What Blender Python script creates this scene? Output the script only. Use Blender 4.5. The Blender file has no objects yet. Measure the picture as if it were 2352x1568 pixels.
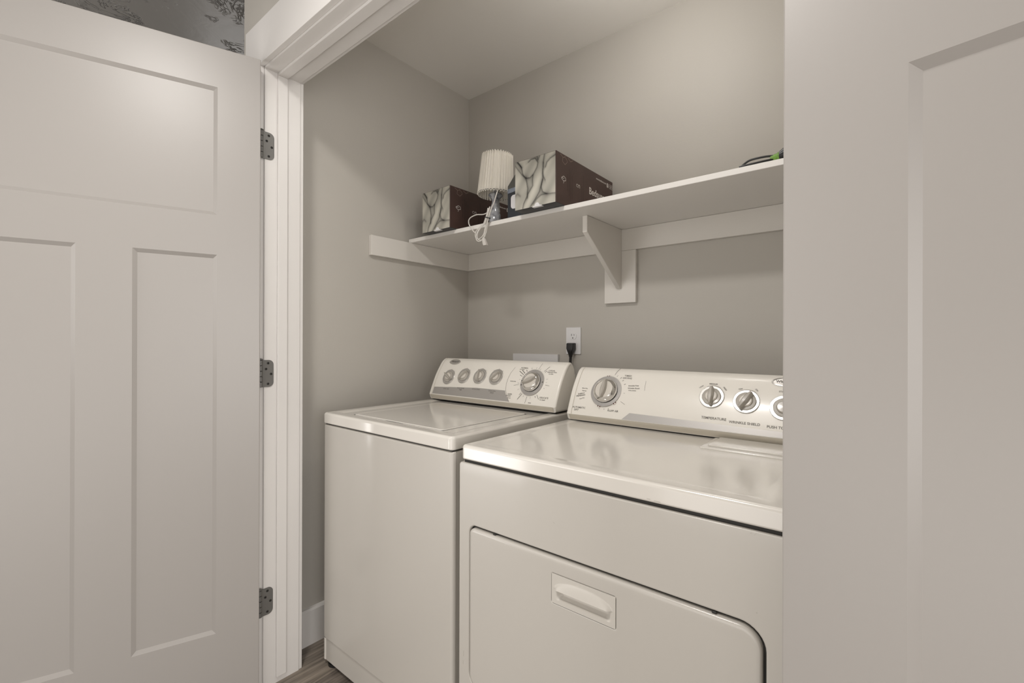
import bpy, bmesh, math, random
from mathutils import Vector, Matrix
random.seed(4)
S = bpy.context.scene
COL = S.collection
R = math.radians

# ------------------------------------------------------------------ camera
cam = bpy.data.cameras.new('camera'); camo = bpy.data.objects.new('camera', cam); COL.objects.link(camo)
cr = Vector((0.77457171, 0.63247915, 0.00296499)); cu = Vector((-0.00205923, -0.002166, 0.99999553)); cf = Vector((-0.63248279, 0.77457436, 0.0003753))
M = Matrix.Identity(4)
for i in range(3):
    M[i][0] = cr[i]; M[i][1] = cu[i]; M[i][2] = -cf[i]
M[0][3], M[1][3], M[2][3] = 1.70262, -1.72203, 1.14734
camo.matrix_world = M
cam.sensor_width = 36; cam.lens = 36 * 1058.30 / 2352; cam.clip_start = 0.05
S.camera = camo

# ------------------------------------------------------------------ view, world, lamps
S.view_settings.view_transform = 'Standard'; S.view_settings.look = 'None'
S.view_settings.exposure = 0.12; S.view_settings.gamma = 1; S.view_settings.use_curve_mapping = False
w = bpy.data.worlds.new('world'); S.world = w; w.use_nodes = True
w.node_tree.nodes['Background'].inputs[0].default_value = (1.0, 0.96, 0.92, 1)
w.node_tree.nodes['Background'].inputs[1].default_value = 0.30

def area(name, loc, rot, sx, sy, power, color=(1, .95, .89), shape='RECTANGLE', spread=180):
    l = bpy.data.lights.new(name, 'AREA'); l.shape = shape; l.size = sx; l.size_y = sy
    l.energy = power; l.color = color; l.spread = R(spread)
    o = bpy.data.objects.new(name, l); COL.objects.link(o); o.location = loc; o.rotation_euler = rot
    return o
# round flush lamp on the hall ceiling, almost above the camera
area('hall_lamp', (1.02, -1.74, 2.375), (0, 0, 0), .26, .26, 15.5, (1, .965, .925), 'DISK')
# added globe fill light for the upper closet, out of sight above the opening
pl = bpy.data.lights.new('closet_fill', 'POINT'); pl.energy = 4.0; pl.shadow_soft_size = .09; pl.color = (1, .975, .945)
po = bpy.data.objects.new('closet_fill', pl); COL.objects.link(po); po.location = (1.14, -.50, 2.29)
# daylight: window at the right end of the hall, then added fill panels along the wall opposite the closet
area('hall_window', (3.9, -1.9, 1.15), (0, R(90), 0), 1.6, 1.7, 50, (1, .98, .965))
area('opposite_fill', (-.6, -2.9, 1.5), (R(90), 0, 0), 2.0, .9, 17, (1, .975, .95))
area('opposite_fill_low', (-1.7, -2.9, .28), (R(90), 0, 0), 2.4, .5, 26, (1, .975, .95))
area('opposite_fill_right', (1.6, -2.9, .5), (R(90), 0, 0), 2.0, .9, 10, (1, .975, .95))
# window far down the passage on the left
area('passage_window', (-2.95, .25, 1.05), (0, R(-90), 0), 1.3, 1.1, 8, (1, .98, .96))

# ------------------------------------------------------------------ materials
def mat(name, col, rough=.5, metal=0, coat=0, spec=.5, bump=None, var=None):
    m = bpy.data.materials.new(name); m.use_nodes = True
    nt = m.node_tree; b = nt.nodes['Principled BSDF']
    b.inputs['Base Color'].default_value = (*col, 1); b.inputs['Roughness'].default_value = rough
    b.inputs['Metallic'].default_value = metal; b.inputs['Coat Weight'].default_value = coat
    b.inputs['Coat Roughness'].default_value = .10
    b.inputs['Specular IOR Level'].default_value = spec
    tc = nt.nodes.new('ShaderNodeTexCoord')
    if bump:
        sc, st, dist = bump
        n = nt.nodes.new('ShaderNodeTexNoise'); n.inputs['Scale'].default_value = sc; n.inputs['Detail'].default_value = 3
        nt.links.new(tc.outputs['Object'], n.inputs['Vector'])
        bp = nt.nodes.new('ShaderNodeBump'); bp.inputs['Strength'].default_value = st; bp.inputs['Distance'].default_value = dist
        nt.links.new(n.outputs['Fac'], bp.inputs['Height']); nt.links.new(bp.outputs['Normal'], b.inputs['Normal'])
    if var:
        sc, amt = var
        n = nt.nodes.new('ShaderNodeTexNoise'); n.inputs['Scale'].default_value = sc; n.inputs['Detail'].default_value = 2
        nt.links.new(tc.outputs['Object'], n.inputs['Vector'])
        r = nt.nodes.new('ShaderNodeValToRGB')
        r.color_ramp.elements[0].position = .3; r.color_ramp.elements[1].position = .7
        r.color_ramp.elements[0].color = (*[c * (1 - amt) for c in col], 1); r.color_ramp.elements[1].color = (*[min(1, c * (1 + amt)) for c in col], 1)
        nt.links.new(n.outputs['Fac'], r.inputs['Fac']); nt.links.new(r.outputs['Color'], b.inputs['Base Color'])
    return m

M_wall = mat('greige_wall_paint', (.50, .473, .43), .55, bump=(160, .12, .002), var=(2.5, .015))
M_trim = mat('white_trim_paint', (.74, .715, .69), .35, bump=(60, .03, .001))
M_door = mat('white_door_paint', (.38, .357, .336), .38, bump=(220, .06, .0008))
M_shelf = mat('painted_shelf_board', (.71, .68, .635), .45, bump=(90, .05, .001))
M_shelfedge = mat('painted_shelf_edge', (.80, .775, .74), .4)
M_app = mat('appliance_enamel_shaded', (.55, .522, .478), .34, coat=.35, bump=(9, .012, .003))  # same enamel as the tops; darker tone puts upright faces' shade into the colour
M_lid = mat('appliance_glossy_enamel_lit', (.74, .707, .655), .18, coat=.5)  # glossier; lighter tone puts the light on the tops into the colour
M_plas = mat('console_plastic', (.86, .825, .76), .28, coat=.2)
M_plasd = mat('console_lip_plastic', (.60, .555, .47), .4)
M_handle = mat('moulded_handle_plastic', (.60, .57, .52), .38)
M_silver = mat('silver_film', (.50, .48, .46), .38, metal=.55)
M_ring = mat('silver_ring', (.60, .585, .56), .26, metal=.75)
M_chrome = mat('chrome', (.80, .79, .77), .14, metal=1)
M_knob = mat('knob_plastic', (.46, .43, .385), .32, coat=.2)
M_knobl = mat('knob_face_plastic', (.68, .64, .58), .3, coat=.2)
M_dark = mat('dark_gap', (.03, .028, .025), .7)
M_ink = mat('grey_print', (.16, .145, .13), .6)
M_red = mat('dark_red_print', (.11, .03, .025), .6)
M_black = mat('black_plastic', (.012, .012, .012), .35)
M_white = mat('white_plastic', (.76, .75, .755), .3)
M_steel = mat('satin_nickel', (.20, .195, .185), .5, metal=.6, bump=(300, .05, .0005))
M_shade = mat('cream_pleated_fabric', (.80, .76, .68), .8)
M_brown = mat('brown_printed_carton', (.062, .033, .027), .45, var=(14, .12))
M_cartonb = mat('black_printed_carton', (.018, .019, .020), .45)
M_line = mat('tan_print', (.36, .27, .22), .6)
M_pr = mat('white_print', (.66, .62, .58), .6)
M_dbr = mat('dark_brown_print', (.032, .017, .014), .5)
M_navy = mat('navy_carton', (.028, .032, .040), .35)
M_blue = mat('blue_grey_label', (.23, .26, .31), .4, var=(60, .25))
M_greyc = mat('grey_carton', (.10, .098, .088), .5)
M_green = mat('green_tape', (.13, .27, .03), .5, bump=(120, .5, .004), var=(80, .3))
M_bulbw = mat('lamp_diffuser', (.85, .84, .8), .4)

# glassy materials
def glass(name, col, rough, alpha_mix, bump=None):
    m = mat(name, col, rough, bump=bump)
    b = m.node_tree.nodes['Principled BSDF']; b.inputs['Transmission Weight'].default_value = alpha_mix; b.inputs['IOR'].default_value = 1.35
    return m
M_cord = glass('clear_vinyl_cord', (.88, .85, .80), .12, .35)
M_base = mat('blue_grey_marbled_glass', (.36, .38, .42), .12, coat=.6)
def marbled(m):
    nt = m.node_tree; b = nt.nodes['Principled BSDF']; tc = nt.nodes.new('ShaderNodeTexCoord')
    n = nt.nodes.new('ShaderNodeTexNoise'); n.inputs['Scale'].default_value = 42; n.inputs['Detail'].default_value = 2; n.inputs['Distortion'].default_value = .8
    nt.links.new(tc.outputs['Object'], n.inputs['Vector'])
    r = nt.nodes.new('ShaderNodeValToRGB')
    r.color_ramp.elements[0].position = .32; r.color_ramp.elements[0].color = (.13, .135, .155, 1)
    r.color_ramp.elements[1].position = .62; r.color_ramp.elements[1].color = (.47, .48, .50, 1)
    nt.links.new(n.outputs['Fac'], r.inputs['Fac']); nt.links.new(r.outputs['Color'], b.inputs['Base Color'])
marbled(M_base)

# skip-trowel ceiling
def ceiling_mat():
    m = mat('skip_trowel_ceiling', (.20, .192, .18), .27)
    nt = m.node_tree; b = nt.nodes['Principled BSDF']; tc = nt.nodes.new('ShaderNodeTexCoord')
    n1 = nt.nodes.new('ShaderNodeTexNoise'); n1.inputs['Scale'].default_value = 9; n1.inputs['Detail'].default_value = 5; n1.inputs['Distortion'].default_value = 2.2
    nt.links.new(tc.outputs['Object'], n1.inputs['Vector'])
    v = nt.nodes.new('ShaderNodeTexVoronoi'); v.inputs['Scale'].default_value = 13; v.feature = 'DISTANCE_TO_EDGE'
    mx = nt.nodes.new('ShaderNodeMix'); mx.data_type = 'VECTOR'; mx.inputs['Factor'].default_value = .35
    nt.links.new(tc.outputs['Object'], mx.inputs[4]); nt.links.new(n1.outputs['Color'], mx.inputs[5])
    nt.links.new(mx.outputs[1], v.inputs['Vector'])
    r = nt.nodes.new('ShaderNodeValToRGB'); r.color_ramp.elements[0].position = .0; r.color_ramp.elements[1].position = .13
    r.color_ramp.elements[0].color = (1, 1, 1, 1); r.color_ramp.elements[1].color = (0, 0, 0, 1)
    nt.links.new(v.outputs['Distance'], r.inputs['Fac'])
    n2 = nt.nodes.new('ShaderNodeTexNoise'); n2.inputs['Scale'].default_value = 6; n2.inputs['Detail'].default_value = 3
    nt.links.new(tc.outputs['Object'], n2.inputs['Vector'])
    r2 = nt.nodes.new('ShaderNodeValToRGB'); r2.color_ramp.elements[0].position = .5; r2.color_ramp.elements[1].position = .6
    nt.links.new(n2.outputs['Fac'], r2.inputs['Fac'])
    mul = nt.nodes.new('ShaderNodeMath'); mul.operation = 'MULTIPLY'
    nt.links.new(r.outputs['Color'], mul.inputs[0]); nt.links.new(r2.outputs['Color'], mul.inputs[1])
    add = nt.nodes.new('ShaderNodeMath'); add.operation = 'MULTIPLY_ADD'; add.inputs[1].default_value = .10
    nt.links.new(n1.outputs['Fac'], add.inputs[0]); nt.links.new(mul.outputs[0], add.inputs[2])
    bp = nt.nodes.new('ShaderNodeBump'); bp.inputs['Strength'].default_value = .8; bp.inputs['Distance'].default_value = .010
    nt.links.new(add.outputs[0], bp.inputs['Height']); nt.links.new(bp.outputs['Normal'], b.inputs['Normal'])
    return m
M_ceil = ceiling_mat()
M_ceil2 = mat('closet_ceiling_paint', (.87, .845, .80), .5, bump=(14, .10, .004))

def floor_mat():
    m = mat('grey_oak_planks', (.2, .18, .15), .42)
    nt = m.node_tree; b = nt.nodes['Principled BSDF']; tc = nt.nodes.new('ShaderNodeTexCoord')
    mp = nt.nodes.new('ShaderNodeMapping'); mp.inputs['Rotation'].default_value = (0, 0, R(90)); mp.inputs['Location'].default_value = (.62, .1463, 0)
    nt.links.new(tc.outputs['Object'], mp.inputs['Vector'])
    br = nt.nodes.new('ShaderNodeTexBrick'); br.inputs['Scale'].default_value = 1; br.inputs['Brick Width'].default_value = 1.22
    br.inputs['Row Height'].default_value = .18; br.inputs['Mortar Size'].default_value = .0007; br.offset = .37
    br.inputs['Color1'].default_value = (.30, .265, .225, 1); br.inputs['Color2'].default_value = (.115, .10, .090, 1); br.inputs['Mortar'].default_value = (.085, .075, .068, 1)
    nt.links.new(mp.outputs['Vector'], br.inputs['Vector'])
    mp2 = nt.nodes.new('ShaderNodeMapping'); mp2.inputs['Scale'].default_value = (26, 1.6, 1)
    nt.links.new(tc.outputs['Object'], mp2.inputs['Vector'])
    n = nt.nodes.new('ShaderNodeTexNoise'); n.inputs['Scale'].default_value = 3.2; n.inputs['Detail'].default_value = 6; n.inputs['Distortion'].default_value = .6
    nt.links.new(mp2.outputs['Vector'], n.inputs['Vector'])
    r = nt.nodes.new('ShaderNodeValToRGB'); r.color_ramp.elements[0].position = .3; r.color_ramp.elements[1].position = .72
    r.color_ramp.elements[0].color = (.42, .40, .38, 1); r.color_ramp.elements[1].color = (1.35, 1.3, 1.25, 1)
    nt.links.new(n.outputs['Fac'], r.inputs['Fac'])
    mx = nt.nodes.new('ShaderNodeMix'); mx.data_type = 'RGBA'; mx.blend_type = 'MULTIPLY'; mx.inputs[0].default_value = 1
    nt.links.new(br.outputs['Color'], mx.inputs[6]); nt.links.new(r.outputs['Color'], mx.inputs[7])
    nt.links.new(mx.outputs[2], b.inputs['Base Color'])
    bp = nt.nodes.new('ShaderNodeBump'); bp.inputs['Strength'].default_value = .25; bp.inputs['Distance'].default_value = .002
    nt.links.new(n.outputs['Fac'], bp.inputs['Height']); nt.links.new(bp.outputs['Normal'], b.inputs['Normal'])
    return m
M_floor = floor_mat()

# ------------------------------------------------------------------ mesh helpers
def obj(name, bm, m, parent=None, smooth=False, sharp=35):
    bmesh.ops.recalc_face_normals(bm, faces=bm.faces[:])
    me = bpy.data.meshes.new(name); bm.to_mesh(me); bm.free()
    ms = m if isinstance(m, (list, tuple)) else [m]
    for x in ms: me.materials.append(x)
    if smooth:
        for p in me.polygons: p.use_smooth = True
        me.set_sharp_from_angle(angle=R(sharp))
    o = bpy.data.objects.new(name, me); COL.objects.link(o)
    if parent: o.parent = parent
    if smooth:
        wn = o.modifiers.new('even_shading', 'WEIGHTED_NORMAL'); wn.keep_sharp = True; wn.weight = 80
    return o
def empty(name, loc=(0, 0, 0)):
    o = bpy.data.objects.new(name, None); COL.objects.link(o); o.location = loc; o.empty_display_size = .05
    return o
def tag(o, label=None, cat=None, group=None, kind=None):
    if label: o['label'] = label
    if cat: o['category'] = cat
    if group: o['group'] = group
    if kind: o['kind'] = kind
    return o
def struct(name, bm, m, **k):
    o = obj(name, bm, m, **k); o['kind'] = 'structure'; return o
def print_on(o, bm, mats):
    """printed marks become part of the printed part's own mesh"""
    t = bpy.data.meshes.new('print'); bm.to_mesh(t); bm.free()
    k = len(o.data.materials)
    for m_ in mats: o.data.materials.append(m_)
    for p in t.polygons: p.material_index += k
    a_ = bmesh.new(); a_.from_mesh(o.data); a_.from_mesh(t); a_.to_mesh(o.data); a_.free(); bpy.data.meshes.remove(t)
def relocate(root):
    """Meshes of a thing are written in world coordinates: shift them under the empty at its base."""
    root_m = Matrix.Translation(root.location).inverted()
    for c in root.children:
        if c.type == 'MESH': c.data.transform(root_m)
        for g in c.children:
            if g.type == 'MESH': g.data.transform(root_m)

def box(bm, x0, x1, y0, y1, z0, z1, bev=0, seg=2, mi=0):
    vs = [bm.verts.new((x, y, z)) for x in (x0, x1) for y in (y0, y1) for z in (z0, z1)]
    q = [(0, 1, 3, 2), (4, 6, 7, 5), (0, 4, 5, 1), (2, 3, 7, 6), (0, 2, 6, 4), (1, 5, 7, 3)]
    fs = [bm.faces.new([vs[i] for i in f]) for f in q]
    for f in fs: f.material_index = mi
    if bev:
        bmesh.ops.recalc_face_normals(bm, faces=fs)
        es = list({e for f in fs for e in f.edges})
        bmesh.ops.bevel(bm, geom=es, offset=bev, segments=seg, profile=.5, affect='EDGES', material=mi)
    return bm
def nbox(*a, **k):
    return box(bmesh.new(), *a, **k)
def prism(bm, pts, axis, a, b, mi=0):
    """extrude a 2D polygon along an axis; pts are (u,v) in the other two axes, in x,y,z order"""
    def P(u, v, t):
        return {'x': (t, u, v), 'y': (u, t, v), 'z': (u, v, t)}[axis]
    A = [bm.verts.new(P(u, v, a)) for u, v in pts]; B = [bm.verts.new(P(u, v, b)) for u, v in pts]
    n = len(pts)
    bm.faces.new(A).material_index = mi; bm.faces.new(B[::-1]).material_index = mi
    for i in range(n):
        bm.faces.new([A[i], A[(i + 1) % n], B[(i + 1) % n], B[i]]).material_index = mi
    return bm
def rrect(x0, x1, z0, z1, r, n=6):
    rs = r if isinstance(r, (list, tuple)) else [r] * 4      # order: br, tr, tl, bl
    out = []
    for (cx, cz, a0, rr) in ((x1 - rs[0], z0 + rs[0], -90, rs[0]), (x1 - rs[1], z1 - rs[1], 0, rs[1]), (x0 + rs[2], z1 - rs[2], 90, rs[2]), (x0 + rs[3], z0 + rs[3], 180, rs[3])):
        for k in range(n + 1):
            a = R(a0 + 90 * k / n); out.append((cx + rr * math.cos(a), cz + rr * math.sin(a)))
    return out
def loops(bm, L, closed=True, cap0=True, cap1=True, mi=0):
    """skin a list of rings of 3D points"""
    V = [[bm.verts.new(p) for p in ring] for ring in L]
    n = len(V[0])
    for a, b in zip(V, V[1:]):
        for i in range(n if closed else n - 1):
            bm.faces.new([a[i], a[(i + 1) % n], b[(i + 1) % n], b[i]]).material_index = mi
    if cap0: bm.faces.new(V[0][::-1]).material_index = mi
    if cap1: bm.faces.new(V[-1]).material_index = mi
    return V
def tube(bm, pts, r, n=8, taper=None, smooth_n=6, mi=0):
    P = [Vector(p) for p in pts]
    if smooth_n > 1 and len(P) > 2:
        Q = [P[0]] + P + [P[-1]]; out = []
        for i in range(1, len(Q) - 2):
            for k in range(smooth_n):
                t = k / smooth_n; a, b, c, d = Q[i - 1:i + 3]
                out.append(.5 * ((2 * b) + (c - a) * t + (2 * a - 5 * b + 4 * c - d) * t * t + (-a + 3 * b - 3 * c + d) * t ** 3))
        out.append(P[-1]); P = out
    rings = []; up = Vector((.13, .2, 1)).normalized()
    for i, p in enumerate(P):
        d = (P[min(i + 1, len(P) - 1)] - P[max(i - 1, 0)]).normalized()
        u = up - d * up.dot(d)
        if u.length < 1e-4: u = Vector((1, 0, 0)) - d * d.x
        u.normalize(); up = u; v = d.cross(u)
        rr = r if not taper else taper(i / (len(P) - 1)) * r
        rings.append([p + (u * math.cos(2 * math.pi * k / n) + v * math.sin(2 * math.pi * k / n)) * rr for k in range(n)])
    loops(bm, rings, mi=mi); return bm
def lathe(bm, prof, c, n=32, axis=None, mi=0, twist=None):
    """prof: (radius, height) list; axis frame (origin, X, Y, N)"""
    if axis is None: O, X, Y, N = Vector(c), Vector((1, 0, 0)), Vector((0, 1, 0)), Vector((0, 0, 1))
    else: O, X, Y, N = axis
    rings = []
    for r, h in prof:
        rr = lambda a: r * (twist(a, h) if twist else 1)
        rings.append([O + N * h + (X * math.cos(2 * math.pi * k / n) + Y * math.sin(2 * math.pi * k / n)) * max(rr(2 * math.pi * k / n), 1e-5) for k in range(n)])
    loops(bm, rings, mi=mi); return bm

# ------------------------------------------------------------------ room shell
YH, YI = -1.064, -0.945        # hall face and closet face of the front wall
JL, JR = 0.113, 1.612          # clear opening between the jambs
HEAD = 2.045
ZC = 2.411
CW = 1.725                     # closet width
struct('floor', nbox(-3.0, 4.0, -3.0, 1.6, -.05, 0), M_floor)
bm = bmesh.new(); box(bm, 0, CW, YI, 0, ZC, ZC + .05)
struct('ceiling', bm, M_ceil2)
bm = bmesh.new()
box(bm, -3.0, 4.0, -3.0, YH, ZC, ZC + .05); box(bm, -3.0, -.055, YH, 1.6, ZC, ZC + .05)
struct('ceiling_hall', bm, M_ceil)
struct('wall_back', nbox(-.055, CW + .1, 0, .1, 0, ZC), M_wall)
struct('wall_left', nbox(-.055, 0, YI, 0, 0, ZC + .0), M_wall)
struct('wall_right', nbox(CW, CW + .1, YI, 0, 0, ZC), M_wall)
bm = bmesh.new()
box(bm, -.055, JL - .019, YH, YI, 0, ZC); box(bm, JR + .019, 4.0, YH, YI, 0, ZC); box(bm, JL - .019, JR + .019, YH, YI, HEAD + .019, ZC)
struct('wall_front', bm, M_wall)
struct('wall_hall_opposite', nbox(-3, 4, -3.05, -2.95, 0, ZC), M_wall)
struct('wall_hall_right', nbox(4.0, 4.05, -3, YH, 0, ZC), M_wall)
struct('wall_hall_left', nbox(-3.05, -3.0, -3, 1.6, 0, ZC), M_wall)
struct('wall_hall_far', nbox(-3.0, -.055, 1.6, 1.65, 0, ZC), M_wall)

# jambs with stops, head jamb, casings
def jamb(name, side):
    s = 1 if side == 'L' else -1; x = JL if side == 'L' else JR
    def X(d): return sorted((x - s * .019, x + s * d))
    bm = bmesh.new()
    a, b = X(0); box(bm, a, b, YH, YI + .0, 0, HEAD + .019, .0012, 1)
    o = struct(name, bm, M_trim)
    a, b = sorted((x, x + s * .0085)); bm = bmesh.new(); box(bm, a, b, -1.0245, -.992, .022, HEAD - .0085, .0018, 2)
    st = obj('door_stop', bm, M_trim, o)
    return o
jamb('trim_1', 'L'); jamb('trim_2', 'R')
head = struct('trim_3', nbox(JL, JR, YH, YI, HEAD, HEAD + .019, .0008, 1), M_trim)
obj('door_stop', nbox(JL, JR, -1.0245, -.992, HEAD - .0085, HEAD, .0018, 2), M_trim, head)
CF = YH - .017
struct('trim_4', nbox(0.0, JL - .006, CF, YH, 0, HEAD + .006, .0015, 2), M_trim)
struct('trim_5', nbox(JR + .006, JR + .11, CF, YH, 0, HEAD + .006, .0015, 2), M_trim)
struct('trim_6', nbox(0.0, JR + .11, CF, YH, HEAD + .006, HEAD + .148, .0015, 2), M_trim)
struct('trim_7', nbox(.036, JL - .004, YI, YI + .0125, 0, HEAD + .004, .0015, 2), M_trim)
struct('trim_8', nbox(JR + .004, JR + .081, YI, YI + .0125, 0, HEAD + .004, .0015, 2), M_trim)
struct('trim_9', nbox(.036, JR + .081, YI, YI + .0125, HEAD + .004, HEAD + .081, .0015, 2), M_trim)
# baseboard along the closet's left wall
bm = bmesh.new(); prism(bm, [(0.0, 0), (.014, 0), (.014, .128), (.009, .135), (0, .137)], 'y', YI + .0125, -.002)
struct('baseboard_left', bm, M_trim)

# ------------------------------------------------------------------ panel doors
def panel_door(name, P0, xd, nd, z0, z1, wd, th, rects, splits_x, splits_z, bev, dep):
    xd = Vector(xd); nd = Vector(nd); O = Vector((P0[0], P0[1], 0))
    def W(x, d, z): return O + xd * x + nd * d + Vector((0, 0, z))
    bm = bmesh.new(); e = .002
    for sgn, base in ((1, 0), (-1, -th)):
        def Q(a, b, c, d_, l):        # rect cells at level l
            bm.faces.new([bm.verts.new(W(a, base - sgn * l, c)), bm.verts.new(W(b, base - sgn * l, c)), bm.verts.new(W(b, base - sgn * l, d_)), bm.verts.new(W(a, base - sgn * l, d_))])
        for (a, b, c, d_) in splits_x: Q(a, b, c, d_, 0)
        for (a, b, c, d_) in rects:
            o = [(a, c), (b, c), (b, d_), (a, d_)]; i_ = [(a + bev, c + bev), (b - bev, c + bev), (b - bev, d_ - bev), (a + bev, d_ - bev)]
            vo = [bm.verts.new(W(x, base, z)) for x, z in o]; vi = [bm.verts.new(W(x, base - sgn * dep, z)) for x, z in i_]
            for k in range(4): bm.faces.new([vo[k], vo[(k + 1) % 4], vi[(k + 1) % 4], vi[k]])
            bm.faces.new(vi)
    # rounded edge band all round
    R0 = [(e, z0 + e), (wd - e, z0 + e), (wd - e, z1 - e), (e, z1 - e)]; R1 = [(0, z0), (wd, z0), (wd, z1), (0, z1)]
    L = []
    for d, rr in ((0, R0), (-e * .3, [(a + (c - a) * .7, b + (d2 - b) * .7) for (a, b), (c, d2) in zip(R0, R1)]), (-e, R1), (-th + e, R1), (-th, R0)):
        L.append([W(x, d, z) for x, z in rr])
    loops(bm, L, cap0=False, cap1=False)
    bmesh.ops.remove_doubles(bm, verts=bm.verts[:], dist=1e-5)
    return struct(name, bm, M_door)
def door_cells(e, wd, z0, z1, s, pw, m, zt, zb, lt, lb):
    """solid face cells around one wide top panel and two tall lower panels"""
    x = [e, s, s + pw, s + pw + m, wd - s, wd - e]
    cells = [(x[0], x[1], z0 + e, z1 - e), (x[4], x[5], z0 + e, z1 - e), (x[1], x[4], z0 + e, lb), (x[1], x[4], lt, zb), (x[1], x[4], zt, z1 - e), (x[2], x[3], lb, lt)]
    pans = [(x[1], x[4], zb, zt), (x[1], x[2], lb, lt), (x[3], x[4], lb, lt)]
    return cells, pans
# left door, swung out about 109 degrees
a = R(19); e = .002
cells, pans = door_cells(e, .7505, .012, 2.039, .1150, .2010, .1185, 1.9174, 1.529, 1.4085, .258)
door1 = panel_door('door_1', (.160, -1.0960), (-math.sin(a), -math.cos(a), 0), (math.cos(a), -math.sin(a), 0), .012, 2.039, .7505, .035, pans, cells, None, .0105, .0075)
a2 = R(-11.25)
cells, pans = door_cells(e, .7505, .012, 2.039, .1103, .2030, .1240, 1.9174, 1.53, 1.4158, .258)
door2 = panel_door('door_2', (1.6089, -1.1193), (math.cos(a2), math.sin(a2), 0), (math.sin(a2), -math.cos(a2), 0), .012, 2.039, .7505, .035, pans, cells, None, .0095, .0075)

# hinges
def hinge(parent, piv, jx, s, zc, doorface=None):
    """leaf on the jamb, knuckles, second leaf on the door's edge, screws"""
    bm = bmesh.new(); z0, z1 = zc - .0445, zc + .0445
    ys = piv[1] + .003; ye = -1.0345
    pts = rrect(ys, ye, z0, z1, [.0155, .0155, .0004, .0004], 6)
    x0, x1 = sorted((jx, jx + s * .0022)); prism(bm, pts, 'x', x0, x1)
    h = obj('hinge', bm, M_steel, parent, smooth=True)
    bm = bmesh.new()
    for k in range(5):
        lathe(bm, [(.0045, 0), (.0058, .0008), (.0058, .0162), (.0045, .017)], (piv[0], piv[1], z0 + k * .0178 + .0003), 14)
    lathe(bm, [(.004, 0), (.0068, .001), (.0068, .003), (.003, .0055)], (piv[0], piv[1], z1), 14)
    obj('hinge_pin', bm, M_steel, parent=h, smooth=True)
    bm = bmesh.new()
    for (y, z) in ((-1.052, zc + .034), (-1.0585, zc + .015), (-1.0425, zc - .002), (-1.052, zc - .034)):
        X0 = jx + s * .0022
        lathe(bm, [(.0042, 0), (.0038, .0009), (.0018, .0011), (.0014, -.0002)], None, 12, axis=(Vector((X0, y, z)), Vector((0, 1, 0)), Vector((0, 0, 1)), Vector((s, 0, 0))))
    obj('screw', bm, M_dark, parent=h, smooth=True)
piv = (.1155, -1.0755)
for z in (1.791, 1.040, .288): hinge(door1, piv, JL, 1, z)
for z in (1.791, 1.040, .288): hinge(door2, (1.6150, -1.0746), JR, -1, z)

# ------------------------------------------------------------------ shelf built into the closet
ZS = 1.5965
sh = empty('closet_shelf', (0, 0, ZS))
tag(sh, 'long painted wall shelf with cleats and one triangular bracket above the washer and dryer', 'shelf')
bm = nbox(0.002, CW - .002, -.389, -.001, ZS, ZS + .0165, .001, 1)
obj('shelf_board', bm, M_shelfedge, sh)
obj('cleat', nbox(0.0005, .019, -.5965, -.001, ZS - .085, ZS - .0005, .001, 1), M_shelf, sh)
obj('cleat', nbox(0.0195, CW - .001, -.019, -.0005, ZS - .085, ZS - .0005, .001, 1), M_shelf, sh)
obj('back_plate', nbox(.8006, .936, -.019, -.0005, 1.3035, ZS - .0855, .0015, 2), M_shelf, sh)
bm = bmesh.new()
prism(bm, [(-.0195, 1.5960), (-.292, 1.5960), (-.292, 1.5380), (-.030, 1.3615), (-.0195, 1.3615)], 'x', .8575, .8765)
bmesh.ops.recalc_face_normals(bm, faces=bm.faces[:]); bmesh.ops.bevel(bm, geom=bm.edges[:], offset=.0012, segments=2, affect='EDGES')
obj('bracket', bm, M_shelf, sh)
relocate(sh)

# ------------------------------------------------------------------ text helper
def text_mesh(s, size, bold=0):
    cu_ = bpy.data.curves.new('t', 'FONT'); cu_.body = s; cu_.size = size; cu_.align_x = 'CENTER'; cu_.align_y = 'CENTER'; cu_.resolution_u = 3; cu_.offset = bold
    o = bpy.data.objects.new('t', cu_); COL.objects.link(o)
    dg = bpy.context.evaluated_depsgraph_get(); dg.update()
    me = bpy.data.meshes.new_from_object(o.evaluated_get(dg))
    V = [v.co.copy() for v in me.vertices]; F = [tuple(p.vertices) for p in me.polygons]
    bpy.data.objects.remove(o); bpy.data.curves.remove(cu_); bpy.data.meshes.remove(me)
    return V, F
def put(bm, V, F, fn, mi=0):
    vs = [bm.verts.new(fn(v)) for v in V]
    for f in F:
        try: bm.faces.new([vs[i] for i in f]).material_index = mi
        except ValueError: pass

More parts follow.
